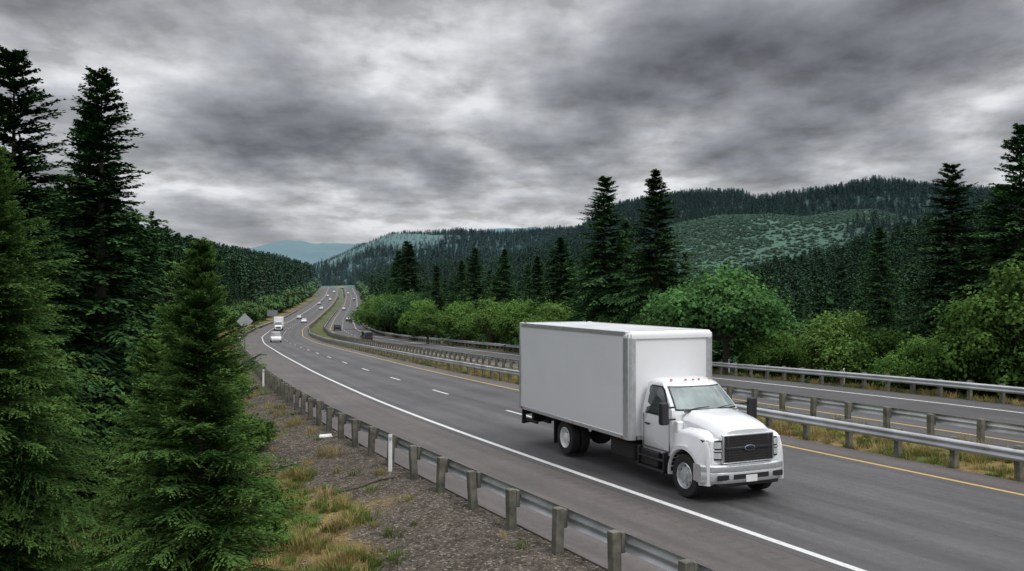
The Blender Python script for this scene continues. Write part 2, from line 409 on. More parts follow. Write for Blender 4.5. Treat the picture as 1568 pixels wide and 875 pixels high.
def conifer(name,h,rb,nb,nt,K,w,seed,f0=.04,mat=None,power=.8,wood=True,b_=.35,lo=-.2,hi=.75,tw=.42,whorl=0):
    g=np.random.default_rng(seed); mat=mat or M_FIR
    f=f0+(1-f0)*(((np.arange(nb)+g.random(nb))/nb)**.95); f=np.minimum(f,.985)
    if whorl:
        q=np.round(f*whorl)/whorl; f=np.clip(q+g.normal(0,.24/whorl,nb),f0*.8,.985)
    L=(rb*(1-f)**power+.02*h*.5)*(.52+.70*g.random(nb)**.8)*np.minimum(1,.72+f*2.2)
    azb=np.arange(nb)*2.39996+g.normal(0,.35,nb)
    L*=1+.17*np.sin(azb*2+seed)+.16*np.sin(f*23+azb+seed)
    a=lo+(hi-lo)*f**1.5+g.normal(0,.09,nb); bb=b_*(1-f*.6)+g.normal(0,.05,nb)
    z0=h*f
    s=.10+.90*(np.arange(nt)+.5)/nt; s=s[None,:,None,None]+g.uniform(-.4,.4,(nb,nt,2,1))*.9/nt
    sd=np.array([-1,1.])[None,None,:,None]
    k=((np.arange(K)+.5)/K)[None,None,None,:]
    L4=L[:,None,None,None];a4=a[:,None,None,None];b4=bb[:,None,None,None];z4=z0[:,None,None,None]; A4=azb[:,None,None,None]
    up=.28*b4*s**4
    rad=L4*s; zz=z4+L4*(a4*s-b4*s*s+up); slope=a4-2*b4*s+1.1*b4*s**3
    tl=(L4*tw*(1-s*.78)+.035*rb)*g.uniform(.6,1.15,(nb,nt,2,1))
    phi=(1.05-.55*s)+g.normal(0,.15,(nb,nt,2,1))
    A2=A4+sd*phi
    dx=np.cos(A2);dy=np.sin(A2);dz=slope*.75-.1+g.normal(0,.14,(nb,nt,2,1))
    nn=np.sqrt(dx*dx+dy*dy+dz*dz); dx=dx/nn;dy=dy/nn;dz=dz/nn
    one=np.ones((nb,nt,2,K))
    cx=np.cos(A4)*rad+dx*tl*k; cy=np.sin(A4)*rad+dy*tl*k; cz=zz+dz*tl*k-.12*tl*k*k
    C=np.stack([cx*one,cy*one,cz*one],-1)+g.normal(0,w*.18,(nb,nt,2,K,3))
    seg=tl/K*1.55
    D=np.stack([dx*seg*one,dy*seg*one,dz*seg*one],-1)
    px=-dy*one;py_=dx*one; pz=g.normal(0,.45,(nb,nt,2,K))
    W=np.stack([px,py_,pz],-1); W=W/np.linalg.norm(W,axis=-1,keepdims=True)*(w*(1.15-.65*k)*g.uniform(.7,1.3,(nb,nt,2,K)))[...,None]
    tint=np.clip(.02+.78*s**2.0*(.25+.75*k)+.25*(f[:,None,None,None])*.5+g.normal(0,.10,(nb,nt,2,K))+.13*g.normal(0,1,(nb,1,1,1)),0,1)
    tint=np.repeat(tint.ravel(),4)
    wl=[prism(np.array([0,0,-.6]),np.array([0,0,h*.5]),.015*h+.02,.009*h,7),prism(np.array([0,0,h*.5]),np.array([0,0,h*.99]),.009*h,.004,6)]
    if wood:
        for q in range(0,nb):
            e=np.array([math.cos(azb[q])*L[q]*.8,math.sin(azb[q])*L[q]*.8,z0[q]+L[q]*(a[q]*.8-bb[q]*.64)])
            mdp=np.array([math.cos(azb[q])*L[q]*.4,math.sin(azb[q])*L[q]*.4,z0[q]+L[q]*(a[q]*.4-bb[q]*.16)])
            wl.append(prism(np.array([0,0,z0[q]]),mdp,.012+.006*L[q],.012,3)); wl.append(prism(mdp,e,.012,.004,3))
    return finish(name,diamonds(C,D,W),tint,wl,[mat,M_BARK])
def broadleaf(name,H,R,nl,leaf,seed,mat=None,M=30,trunkf=.35,flat=.8,zc=.58,lo=-.35):
    g=np.random.default_rng(seed); mat=mat or M_LEAF
    d=g.normal(0,1,(M,3)); d/=np.linalg.norm(d,axis=1,keepdims=True); d[:,2]=np.abs(d[:,2])*1.1+lo
    rad_=R*(.30+.52*g.random(M)**.6); hz=H*(1-zc)
    Cn=np.stack([d[:,0]*rad_,d[:,1]*rad_,H*zc+d[:,2]*hz*.82*(.5+.5*g.random(M))],1)
    lr=R*g.uniform(.14,.36,M)
    pr=lr**2; li=g.choice(M,nl,p=pr/pr.sum()); v=g.normal(0,1,(nl,3)); v/=np.linalg.norm(v,axis=1,keepdims=True); v[:,2]=np.where((v[:,2]<-.2)&(g.random(nl)<.6),-v[:,2],v[:,2])
    bump=1+.28*np.sin(v[:,0]*6+li)+.28*np.sin(v[:,1]*7+li*2)*np.sin(v[:,2]*6)
    rr_=lr[li]*(.5+.65*g.random(nl)**.5)*bump
    C=Cn[li]+v*rr_[:,None]*np.array([1,1,flat])
    nrm=v+g.normal(0,.6,(nl,3))+np.array([0,0,.5]); nrm/=np.linalg.norm(nrm,axis=1,keepdims=True)
    t1=np.cross(nrm,g.normal(0,1,(nl,3))); t1/=np.linalg.norm(t1,axis=1,keepdims=True); t2=np.cross(nrm,t1)
    sz=leaf*g.uniform(.6,1.4,nl)[:,None]
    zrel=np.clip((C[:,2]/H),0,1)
    tint=np.clip(.0+.55*(v[:,2]*.5+.5)+.25*zrel+g.normal(0,.12,nl)+.18*np.sin(li*5.),0,1)  # upper and upward-facing leaves paler: sunlit crown tops painted into the colour
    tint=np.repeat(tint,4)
    wl=[prism(np.array([0,0,-.6]),np.array([0,0,H*trunkf]),.03*H,.02*H,7)]
    top=np.array([0,0,H*trunkf])
    for c in Cn:
        mdp=(top+c)/2+g.normal(0,.05*R,3); wl.append(prism(top,mdp,.012*H,.007*H,4)); wl.append(prism(mdp,c,.007*H,.003*H,4))
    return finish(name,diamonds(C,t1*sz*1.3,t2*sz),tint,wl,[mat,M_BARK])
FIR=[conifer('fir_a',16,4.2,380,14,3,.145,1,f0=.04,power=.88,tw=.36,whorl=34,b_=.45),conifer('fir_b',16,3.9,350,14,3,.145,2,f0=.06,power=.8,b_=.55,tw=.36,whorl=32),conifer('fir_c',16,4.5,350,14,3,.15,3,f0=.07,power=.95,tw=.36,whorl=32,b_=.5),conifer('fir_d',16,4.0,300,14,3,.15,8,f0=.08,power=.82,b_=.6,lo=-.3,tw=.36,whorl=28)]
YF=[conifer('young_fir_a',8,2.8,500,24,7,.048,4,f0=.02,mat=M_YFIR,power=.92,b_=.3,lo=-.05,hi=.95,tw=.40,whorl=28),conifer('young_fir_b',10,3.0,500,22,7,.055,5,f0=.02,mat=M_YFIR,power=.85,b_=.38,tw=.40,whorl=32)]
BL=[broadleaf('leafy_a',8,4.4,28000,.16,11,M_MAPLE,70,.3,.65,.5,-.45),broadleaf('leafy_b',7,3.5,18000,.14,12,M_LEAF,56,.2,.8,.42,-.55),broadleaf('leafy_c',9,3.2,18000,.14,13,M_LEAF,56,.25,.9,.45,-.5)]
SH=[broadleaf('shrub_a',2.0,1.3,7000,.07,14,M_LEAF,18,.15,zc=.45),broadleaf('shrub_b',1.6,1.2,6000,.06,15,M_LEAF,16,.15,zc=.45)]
def tree(name,me,x,y,h,rot=0,wx=1,baseh=None,dz=0):
    s=h/baseh; z=gz(x,y)-.1+dz
    return obj(name,me,loc=(x,y,z),rot=(0,0,rot),scale=(s*wx,s*wx,s))
def fir(x,y,ztop,k,rot=0,wx=1): tree('fir_tree',FIR[k],x,y,ztop-gz(x,y)+.1,rot,wx,16)
def yfir(x,y,ztop,k,rot=0,wx=1): tree('young_fir_tree',YF[k],x,y,ztop-gz(x,y)+.1,rot,wx,(8,10)[k])
def leafy(x,y,h,k,rot=0,wx=1,nm='broadleaf_tree'): tree(nm,BL[k],x,y,h,rot,wx,(8,7,9)[k])
# left foreground
yfir(-5.0,14.2,5.75,0,.3,.92)
yfir(-9.0,15.2,7.4,1,1.1,.9)
yfir(-11.5,19.5,8.2,1,2.4,.95)
yfir(-7.9,19.5,4.0,0,2.0,.9)
yfir(-9.6,24.5,4.2,1,3.0,.9)
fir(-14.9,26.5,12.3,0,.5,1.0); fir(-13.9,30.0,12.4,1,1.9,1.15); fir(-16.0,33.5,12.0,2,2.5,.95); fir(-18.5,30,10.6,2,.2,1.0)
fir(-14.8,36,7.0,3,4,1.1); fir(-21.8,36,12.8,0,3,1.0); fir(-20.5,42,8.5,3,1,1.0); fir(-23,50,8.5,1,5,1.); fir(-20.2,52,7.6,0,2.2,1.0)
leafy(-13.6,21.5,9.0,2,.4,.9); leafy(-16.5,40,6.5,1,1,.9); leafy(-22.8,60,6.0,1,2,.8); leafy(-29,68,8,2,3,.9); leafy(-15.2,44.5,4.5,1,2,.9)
rg=np.random.default_rng(77)
for (x,y,s,k) in [(-6.6,11.6,1.2,0),(-7.7,13.0,1.3,1),(-5.6,11.5,.9,1),(-8.2,12.3,1.5,0),(-3.9,13.3,.8,1),(-10,16,1.6,0),(-5.9,20.5,.8,0),(-6.9,22.6,.9,1),(-9.2,30,1.3,0),(-11.5,33,1.4,1),(-13.2,39,1.4,0),(-16.3,48,1.5,1),(-20,56,1.6,0)]:
    tree('shrub',SH[k],x,y,s*1.7,rg.random()*6,1.1,(2.,1.6)[k])
# right side
for x,y,zt,k,w in [(8.4,81,15.5,0,1.3),(12.1,74.5,15.1,2,1.2),(5.2,95,10.6,1,1.3),(10.8,84,11.5,3,1.1),(25.8,52,12.4,1,1.2),(26.4,46,13.6,2,1.1),(27.6,50,11.0,0,1.1),(29.5,47,15,0,1.1),(23.2,56,9.0,3,1.),(3.0,104,9,3,1.1),(-1,118,10.4,1,1.15),(-5.8,138,11.7,0,1.1),(-8.5,150,10,2,1.1),(-24.5,205,16.5,0,1.15),(-22.5,196,15.2,1,1.15),(-27.5,215,14.5,2,1.1),(-14,165,9.5,3,1.1),(-33,250,14,2,1.),(6.5,99,8.5,2,1.1),(24.3,47.5,7.5,1,1.)]:
    fir(x,y,zt,k,x*1.7,w)
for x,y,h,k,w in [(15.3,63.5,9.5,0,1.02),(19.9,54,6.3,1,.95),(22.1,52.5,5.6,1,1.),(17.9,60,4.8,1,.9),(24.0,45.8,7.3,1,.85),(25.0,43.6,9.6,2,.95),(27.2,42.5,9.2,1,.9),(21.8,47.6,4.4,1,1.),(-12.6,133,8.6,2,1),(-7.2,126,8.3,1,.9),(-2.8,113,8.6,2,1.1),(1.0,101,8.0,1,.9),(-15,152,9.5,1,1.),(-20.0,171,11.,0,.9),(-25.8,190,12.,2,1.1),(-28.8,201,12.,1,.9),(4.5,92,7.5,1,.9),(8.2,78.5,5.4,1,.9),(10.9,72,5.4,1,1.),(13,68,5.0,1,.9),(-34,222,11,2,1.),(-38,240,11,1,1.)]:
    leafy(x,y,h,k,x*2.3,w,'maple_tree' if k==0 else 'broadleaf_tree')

# ------------------------------------------------------------ instanced masses
def scatter(name,meshes,x,y,sc,seed,zoff=-.1,wid=1.0):
    g=np.random.default_rng(seed)
    c=bpy.data.collections.new(name+'_source')
    for i,me in enumerate(meshes):
        o=bpy.data.objects.new('%s_part_%02d'%(name,i),me); c.objects.link(o)
    z,_,_=ground(x,y)
    n=len(x); me=bpy.data.meshes.new(name); me.vertices.add(n); me.vertices.foreach_set('co',np.stack([x,y,z+zoff],1).astype(np.float32).ravel())
    a=me.attributes.new('pidx','INT','POINT'); a.data.foreach_set('value',g.integers(0,len(meshes),n).astype(np.int32))
    a=me.attributes.new('prot','FLOAT_VECTOR','POINT'); a.data.foreach_set('vector',np.stack([g.normal(0,.03,n),g.normal(0,.03,n),g.random(n)*6.28],1).astype(np.float32).ravel())
    wv=sc*wid*g.uniform(.85,1.2,n)
    a=me.attributes.new('pscl','FLOAT_VECTOR','POINT'); a.data.foreach_set('vector',np.stack([wv,wv,sc],1).astype(np.float32).ravel())
    o=obj(name,me)
    ng=bpy.data.node_groups.new(name,'GeometryNodeTree')
    ng.interface.new_socket('Geometry',in_out='INPUT',socket_type='NodeSocketGeometry'); ng.interface.new_socket('Geometry',in_out='OUTPUT',socket_type='NodeSocketGeometry')
    N=ng.nodes; L=ng.links
    gi=N.new('NodeGroupInput'); go=N.new('NodeGroupOutput'); ci=N.new('GeometryNodeCollectionInfo'); ci.inputs[0].default_value=c; ci.inputs[1].default_value=True; ci.inputs[2].default_value=True
    ip=N.new('GeometryNodeInstanceOnPoints'); ip.inputs['Pick Instance'].default_value=True
    def at(nm,dt):
        q=N.new('GeometryNodeInputNamedAttribute'); q.data_type=dt; q.inputs[0].default_value=nm; return q.outputs[0]
    e2r=N.new('FunctionNodeEulerToRotation')
    L.new(gi.outputs[0],ip.inputs['Points']); L.new(ci.outputs[0],ip.inputs['Instance']); L.new(at('pidx','INT'),ip.inputs['Instance Index'])
    L.new(at('prot','FLOAT_VECTOR'),e2r.inputs[0]); L.new(e2r.outputs[0],ip.inputs['Rotation']); L.new(at('pscl','FLOAT_VECTOR'),ip.inputs['Scale']); L.new(ip.outputs[0],go.inputs[0])
    md=o.modifiers.new('scatter','NODES'); md.node_group=ng
    return o
LF=[conifer('far_fir_%d'%i,16,3.2+.3*i,50,5,1,.80,30+i,f0=.06,wood=False,tw=.5,mat=M_FARFIR) for i in range(3)]
MF=[conifer('mid_fir_%d'%i,16,3.2+.35*i,110,8,2,.34,40+i,f0=.06,wood=False,mat=M_FARFIR,whorl=24) for i in range(3)]
LB=[broadleaf('far_leafy_%d'%i,9,4,600,1.0,50+i,M_FARLEAF,16,zc=.45) for i in range(2)]
MB_=[broadleaf('mid_leafy_%d'%i,9,4,4500,.36,60+i,M_FARLEAF,30,zc=.45,lo=-.5) for i in range(2)]
g=np.random.default_rng(5)
def cand(n,r0,r1,a0,a1):
    r=np.sqrt(g.uniform(r0*r0,r1*r1,n)); a=np.radians(g.uniform(a0,a1,n)); return r*np.sin(a),r*np.cos(a)
def belt(n,u0,u1,t0,t1,pw=1.0):
    t=g.uniform(t0,t1,n); u=u0+(u1-u0)*g.random(n)**pw; x,y=P(t,u); return x,y,t,u
bx1=belt(900,-13,-60,75,330,1.3)
x,y,t,u=bx1; h=g.uniform(13,23,len(x))*np.clip(.55+(-u-13)/25,.55,1.05)*np.clip((t-40)/130,.5,1)
bx2=belt(1000,34,150,80,330,1.4); x2,y2=bx2[0],bx2[1]; h2=g.uniform(7,16,len(x2))
xx=np.concatenate([x,x2]);yy=np.concatenate([y,y2]);hh=np.concatenate([h,h2])
scatter('roadside_conifer_forest',MF,xx,yy,hh/16,1)
a1=belt(240,-10.5,-17,95,340); a2=belt(200,29,40,170,340); a3=belt(170,34,80,50,200)
xx=np.concatenate([a1[0],a2[0],a3[0]]);yy=np.concatenate([a1[1],a2[1],a3[1]]); hh=np.concatenate([g.uniform(4,9.5,240),g.uniform(6,13,200),g.uniform(4,9,170)])
scatter('roadside_broadleaf_trees',MB_,xx,yy,hh/9,2,wid=.85)
b1=belt(2600,-13,-130,320,1000,1.2); b2=belt(2600,31,200,320,1000,1.3)
xx=np.concatenate([b1[0],b2[0]]);yy=np.concatenate([b1[1],b2[1]]); hh=np.concatenate([g.uniform(13,23,2600),g.uniform(10,19,2600)])
scatter('valley_conifer_forest',LF,xx,yy,hh/16,3)
c1=belt(450,-10,-15,330,900); c2=belt(350,28,36,330,900); xx=np.concatenate([c1[0],c2[0]]);yy=np.concatenate([c1[1],c2[1]])
scatter('valley_broadleaf_trees',LB,xx,yy,g.uniform(5,11,len(xx))/9,4,wid=.85)
def hillpts(n,r0,r1,a0,a1,cutkeep):
    x,y=cand(n,r0,r1,a0,a1); t,u=solve(x,y); r=np.hypot(x,y); cl=cutmask(x,y,r)
    k=(((u<-20)|(u>45))|(t>1050))&(g.random(n)>cl*(1-cutkeep)); return x[k],y[k],cl[k]
p1=hillpts(10000,260,1000,-2,38,.1); p2=hillpts(19000,1000,2050,-6,38,.03); p3=hillpts(13000,1500,2700,-22,12,.1)
p4=hillpts(2500,400,1000,-8,6,.2)
xx=np.concatenate([p1[0],p2[0],p3[0],p4[0]]);yy=np.concatenate([p1[1],p2[1],p3[1],p4[1]]); cl=np.concatenate([p1[2],p2[2],p3[2],p4[2]])
hh=g.uniform(10,20,len(xx)); hh=np.where(cl>.5,hh*.4,hh); far=np.hypot(xx,yy)>1500; hh=np.where(far,hh*1.15,hh)
scatter('hillside_forest',LF,xx,yy,hh/16,5,wid=1.25)
x,y=cand(34000,780,1480,5,27); r=np.hypot(x,y); cm=cutmask(x,y,r); k=(cm>.3)&(g.random(34000)<sst(.38,.55,fbm(x*.012,y*.012,3,8))*.5+.35); scatter('hillside_regrowth_shrubs',LB,x[k],y[k],g.uniform(1.4,3.6,k.sum())/9,6,wid=2.0,zoff=-.8)

# grass
def tuft(name,n,h,seed,dry):
    q=np.random.default_rng(seed); a=q.random(n)*6.28; r=q.random(n)**.7*.26; bx_=np.stack([np.cos(a)*r,np.sin(a)*r,np.zeros(n)],1)
    lean=np.stack([np.cos(a),np.sin(a),np.zeros(n)],1)*(q.uniform(.05,.6,n)*h)[:,None]+q.normal(0,.08*h,(n,3)); hh=h*q.uniform(.3,1.1,n)
    tip=bx_+lean+np.stack([0*a,0*a,hh],1); mid=bx_+lean*.35+np.stack([0*a,0*a,hh*.6],1)
    w=np.stack([-np.sin(a),np.cos(a),0*a],1)*(.006+.005*q.random(n))[:,None]
    V=np.stack([bx_-w,bx_+w,mid+w*.8,mid-w*.8,mid-w*.8,mid+w*.8,tip+w*.15,tip-w*.15],1).reshape(-1,3)
    t=np.repeat(np.clip(dry+q.normal(0,.2,n),0,1),8); m=M_GRASS if dry>.4 else M_GGRASS
    return mesh_np(name,V,np.arange(len(V)).reshape(-1,4),[m],tint=t)
GT=[tuft('tuft_a',70,.28,1,.8),tuft('tuft_b',60,.20,2,.6),tuft('tuft_c',80,.22,3,.35),tuft('tuft_d',60,.32,4,.9),tuft('tuft_e',80,.18,5,.3)]
gx=belt(12000,-6.0,-16,8,60); ed=-6.7+(fbm(gx[0]*.45,gx[1]*.45,4,31)-.47)*5.0; k=(gx[3]<ed+.35*g.normal(size=12000))&(fbm(gx[0]*1.1,gx[1]*1.1,2,90)+.12*g.normal(size=12000)>.30)
g2=belt(2800,9.9,14.1,5,110); g3=belt(2400,25.3,30,15,130); g4=belt(1800,-5,-12,60,200); g5=belt(80,-4.5,-6.5,12,60)
xx=np.concatenate([gx[0][k],g2[0],g3[0],g4[0],g5[0]]);yy=np.concatenate([gx[1][k],g2[1],g3[1],g4[1],g5[1]])
scatter('roadside_grass',GT,xx,yy,g.uniform(.45,1.25,len(xx)),7,zoff=-.02)
M_ST=simple('stone',(.20,.18,.155),.9,0,.4,3)
def stone(seed):
    q=np.random.default_rng(seed); V,F=bx((-.5,-.5,-.35),(.5,.5,.35)); V=np.array(V)*q.uniform(.6,1.1,(8,3)); return mesh_np('stone',V,F,[M_ST])
gx=belt(9000,-4.3,-8.5,9,45); scatter('gravel_stones',[stone(i) for i in range(4)],gx[0],gx[1],g.uniform(.015,.065,9000)*g.uniform(.5,1.2,9000),8,zoff=.0)

# ------------------------------------------------------------ BOX TRUCK
HD=math.radians(23.7)
T=empty('box_truck',(5.22,21.9,0.0),math.atan2(-math.cos(HD),math.sin(HD)),1.03)
X0,X1=-8.98,-2.20
BW=1.31; RA=-5.95
box('cargo_box_body',(X0+.06,-BW+.005,1.08),(X1,BW-.005,3.74),M_BOX,T,.03)
box('cargo_box_roof',(X0+.05,-BW+.03,3.741),(X1-.06,BW-.03,3.775),M_BOX,T,.01)
boxes('cargo_box_rails',[((X0,-BW-.012,1.00),(X1-.10,-BW+.05,1.11)),((X0,BW-.05,1.00),(X1-.10,BW+.012,1.11)),((X0,-BW-.012,3.66),(X1-.14,-BW+.05,3.79)),((X0,BW-.05,3.66),(X1-.14,BW+.012,3.79))],M_ALU,T,.012)
for s in (-1,1):
    ya,yb=sorted((s*(BW-.15),s*(BW+.02)))
    sec=[]
    for z in (1.0,3.62):
        ring=[]
        for k in range(9):
            a=k/8*PI/2; ring.append((X1-.11+.15*math.sin(a)+.0,s*(BW-.12+.14*math.cos(a)),z))
        ring=[(X1-.24,s*(BW+.02),z)]+ring+[(X1+.04,s*(BW-.2),z),(X1-.05,s*(BW-.2),z),(X1-.24,s*(BW-.05),z)]; sec.append(ring)
    V,F=loft(sec,True); py('corner_post',V,F,M_ALU,T,smooth=True)
    boxes('rear_post',[((X0-.02,ya,1.0),(X0+.10,yb,3.8))],M_ALU,T,.01)
sec=[]
for y in np.linspace(-BW-.02,BW+.02,27):
    e=max(0,abs(y)-(BW-.12))/.14; dz=.14*(1-math.sqrt(max(0,1-e*e))); ring=[(X1-.20,y,3.60),(X1+.045-dz,y,3.60)]
    for k in range(8):
        a=k/7*PI/2; ring.append((X1-.10+.145*math.cos(a)-dz*math.cos(a),y,3.66+.14*math.sin(a)-dz*.8))
    ring.append((X1-.20,y,3.80-dz*.8)); sec.append(ring)
V,F=loft(sec,True); py('front_top_cap',V,F,M_PAINT,T,smooth=True)
boxes('front_bottom_rail',[((X1-.02,-1.05,1.0),(X1+.035,1.05,1.12))],M_ALU,T)
boxes('rear_door_frame',[((X0-.03,-1.1,3.62),(X0+.07,1.1,3.8)),((X0-.03,-1.1,1.0),(X0+.07,1.1,1.14))],M_ALU,T)
boxes('marker_lights',[((X1-.35,-BW-.025,1.03),(X1-.25,-BW-.01,1.08)),((-5.3,-BW-.025,1.03),(-5.2,-BW-.01,1.08))],M_AMBER,T,.004)
boxes('rear_marker_lights',[((X0+.12,-BW-.025,1.03),(X0+.22,-BW-.01,1.08)),((X0-.05,-1.0,3.7),(X0-.03,-.9,3.74)),((X0-.05,.9,3.7),(X0-.03,1.0,3.74))],M_RED,T,.004)
boxes('chassis_rails',[((X0+.05,-.48,.78),(.6,-.38,1.0)),((X0+.05,.38,.78),(.6,.48,1.0))]+[((xx_,-1.2,.96),(xx_+.07,1.2,1.02)) for xx_ in np.arange(X0+.3,X1,.45)]+[((-.2,-.9,.42),(.1,.9,.55)),((RA-.13,-.8,.42),(RA+.13,.8,.6)),((-4.9,-.25,.5),(-1.0,.0,.65))],M_DARK,T,.01)
V,F=lathe_y([(0,-.25),(.2,-.24),(.26,-.1),(.26,.1),(.2,.24),(0,.25)],20,RA,0,.5); py('differential',V,F,M_DARK,T,smooth=True)
box('fuel_tank',(-3.55,-1.08,.42),(-2.35,-.55,.92),M_DARK,T,.08,3)
box('battery_box',(-2.0,-1.08,.45),(-1.2,-.62,.84),M_BLACK,T,.03)
boxes('cab_steps',[((-2.05,-1.16,.40),(-.85,-.84,.45)),((-2.02,-1.14,.66),(-.9,-.84,.70)),((-2.05,-1.14,.40),(-2.0,-1.0,.9)),((-.9,-1.14,.40),(-.85,-1.0,.9)),((-2.05,.84,.40),(-.85,1.16,.45)),((-2.02,.84,.66),(-.9,1.14,.70))],M_BLACK,T,.01)
box('tool_box',(-3.4,.5,.42),(-2.4,1.08,.92),M_DARK,T,.03)
boxes('mud_flaps',[((RA-.77,-1.2,.22),(RA-.75,-.62,.95)),((RA-.77,.62,.22),(RA-.75,1.2,.95))],M_BLACK,T,0)
boxes('liftgate_frame',[((X0-.12,-1.2,.52),(X0+.02,1.2,.62)),((X0-.1,-1.2,.5),(X0+.0,-1.08,1.35)),((X0-.1,1.08,.5),(X0+.0,1.2,1.35)),((X0+.2,-.8,.62),(X0+1.1,-.7,.8)),((X0+.2,.7,.62),(X0+1.1,.8,.8)),((X0-.2,-1.1,.78),(X0-.12,1.1,.98)),((X0+.5,-1.12,.62),(X0+.62,-.5,.98)),((X0+.1,-1.14,.60),(X0+.9,-1.06,.70))],M_BLACK,T,.01)
def wheel(nm,cx,cy,out,front):
    w=.14; R_=.505; s=out
    tp=[(.30,-w*.9),(.42,-w),(.475,-w*.97),(.50,-w*.8),(R_,-w*.5),(R_,0),(R_,w*.5),(.50,w*.8),(.475,w*.97),(.42,w),(.30,w*.9)]
    e=obj(nm,None,T)
    V,F=lathe_y([(r,y) for r,y in tp],48,cx,cy,R_); py('tyre',V,F,M_TIRE,e,smooth=True)
    if front: rp=[(.305,.13),(.295,.145),(.285,.13),(.275,.06),(.25,.075),(.16,.10),(.15,.105),(.12,.11),(.115,.17),(.08,.185),(0,.19)]
    else: rp=[(.305,.13),(.295,.14),(.285,.12),(.26,-.02),(.2,-.06),(.13,-.07),(.125,.10),(.09,.13),(0,.135)]
    V,F=lathe_y([(r,s*y) for r,y in rp],40,cx,cy,R_); py('rim',V,F,M_ALU if front else M_WHITEP,e,smooth=True)
    hl=[]
    for k in range(8):
        a=k*PI/4+.2; r=.212; yy=(.078 if front else -.055)*s; d=.028
        hl.append((( cx+r*math.cos(a)-d,cy+yy-.012,R_+r*math.sin(a)-d),(cx+r*math.cos(a)+d,cy+yy+.014,R_+r*math.sin(a)+d)))
    boxes('hand_holes',hl,M_BLACK,e,.012)
    hl=[]
    for k in range(10):
        a=k*PI/5; r=.138 ; yy=(.11 if front else -.06)*s; d=.013
        hl.append(((cx+r*math.cos(a)-d,cy+yy-.02,R_+r*math.sin(a)-d),(cx+r*math.cos(a)+d,cy+yy+.02,R_+r*math.sin(a)+d)))
    boxes('lug_nuts',hl,M_CHROME,e,.004)
for s in (-1,1):
    wheel('front_wheel',0,s*.99,s,True); wheel('rear_wheel_outer',RA,s*1.09,s,False); wheel('rear_wheel_inner',RA,s*.77,s,False)
LV=[(.80,-.50,.96),(.84,-.46,.985),(1.15,-.45,1.01),(1.50,-.45,1.015),(1.74,-.46,1.0),(1.86,-.47,.985),(1.95,-.53,.965),(2.18,-.76,.90),(2.40,-1.00,.84),(2.50,-1.13,.81),(2.57,-1.26,.76),(2.615,-1.45,.66),(2.63,-1.62,.45)]
lz=[l[0] for l in LV]
def xf(z): return float(np.interp(z,lz,[l[1] for l in LV]))
def hw(z): return float(np.interp(z,lz,[l[2] for l in LV]))
secs=[]
for z,xq,h_ in LV:
    ring=[]
    for k in range(17):
        q=-1+2*k/16; ring.append((xq-.24*abs(q)**3.5,h_*q,z))
    xb=-2.08 if z<2.5 else -2.08+(z-2.5)*1.2
    ring+=[(xb+.06,h_,z),(xb+.015,h_-.03,z),(xb,h_-.09,z),(xb,-h_+.09,z),(xb+.015,-h_+.03,z),(xb+.06,-h_,z)]
    secs.append(ring)
V,F=loft(secs,True); py('cab_shell',V,F,M_PAINT,T,smooth=True)
def fx(y,z): q=min(1,abs(y)/hw(z)); return xf(z)-.24*q**3.5
def wpatch(nm,z0,z1,fr,off,mat):
    secs=[]
    for z in np.linspace(z0,z1,8):
        h_=hw(z)*fr; secs.append([(fx(y,z)+off,y,z+off*.6) for y in np.linspace(-h_,h_,21)])
    V,F=loft(secs,False,False); py(nm,V,F,mat,T,smooth=True)
wpatch('windshield_seal',1.92,2.46,.93,.006,M_BLACK); wpatch('windshield',1.955,2.43,.90,.014,M_WSHIELD)
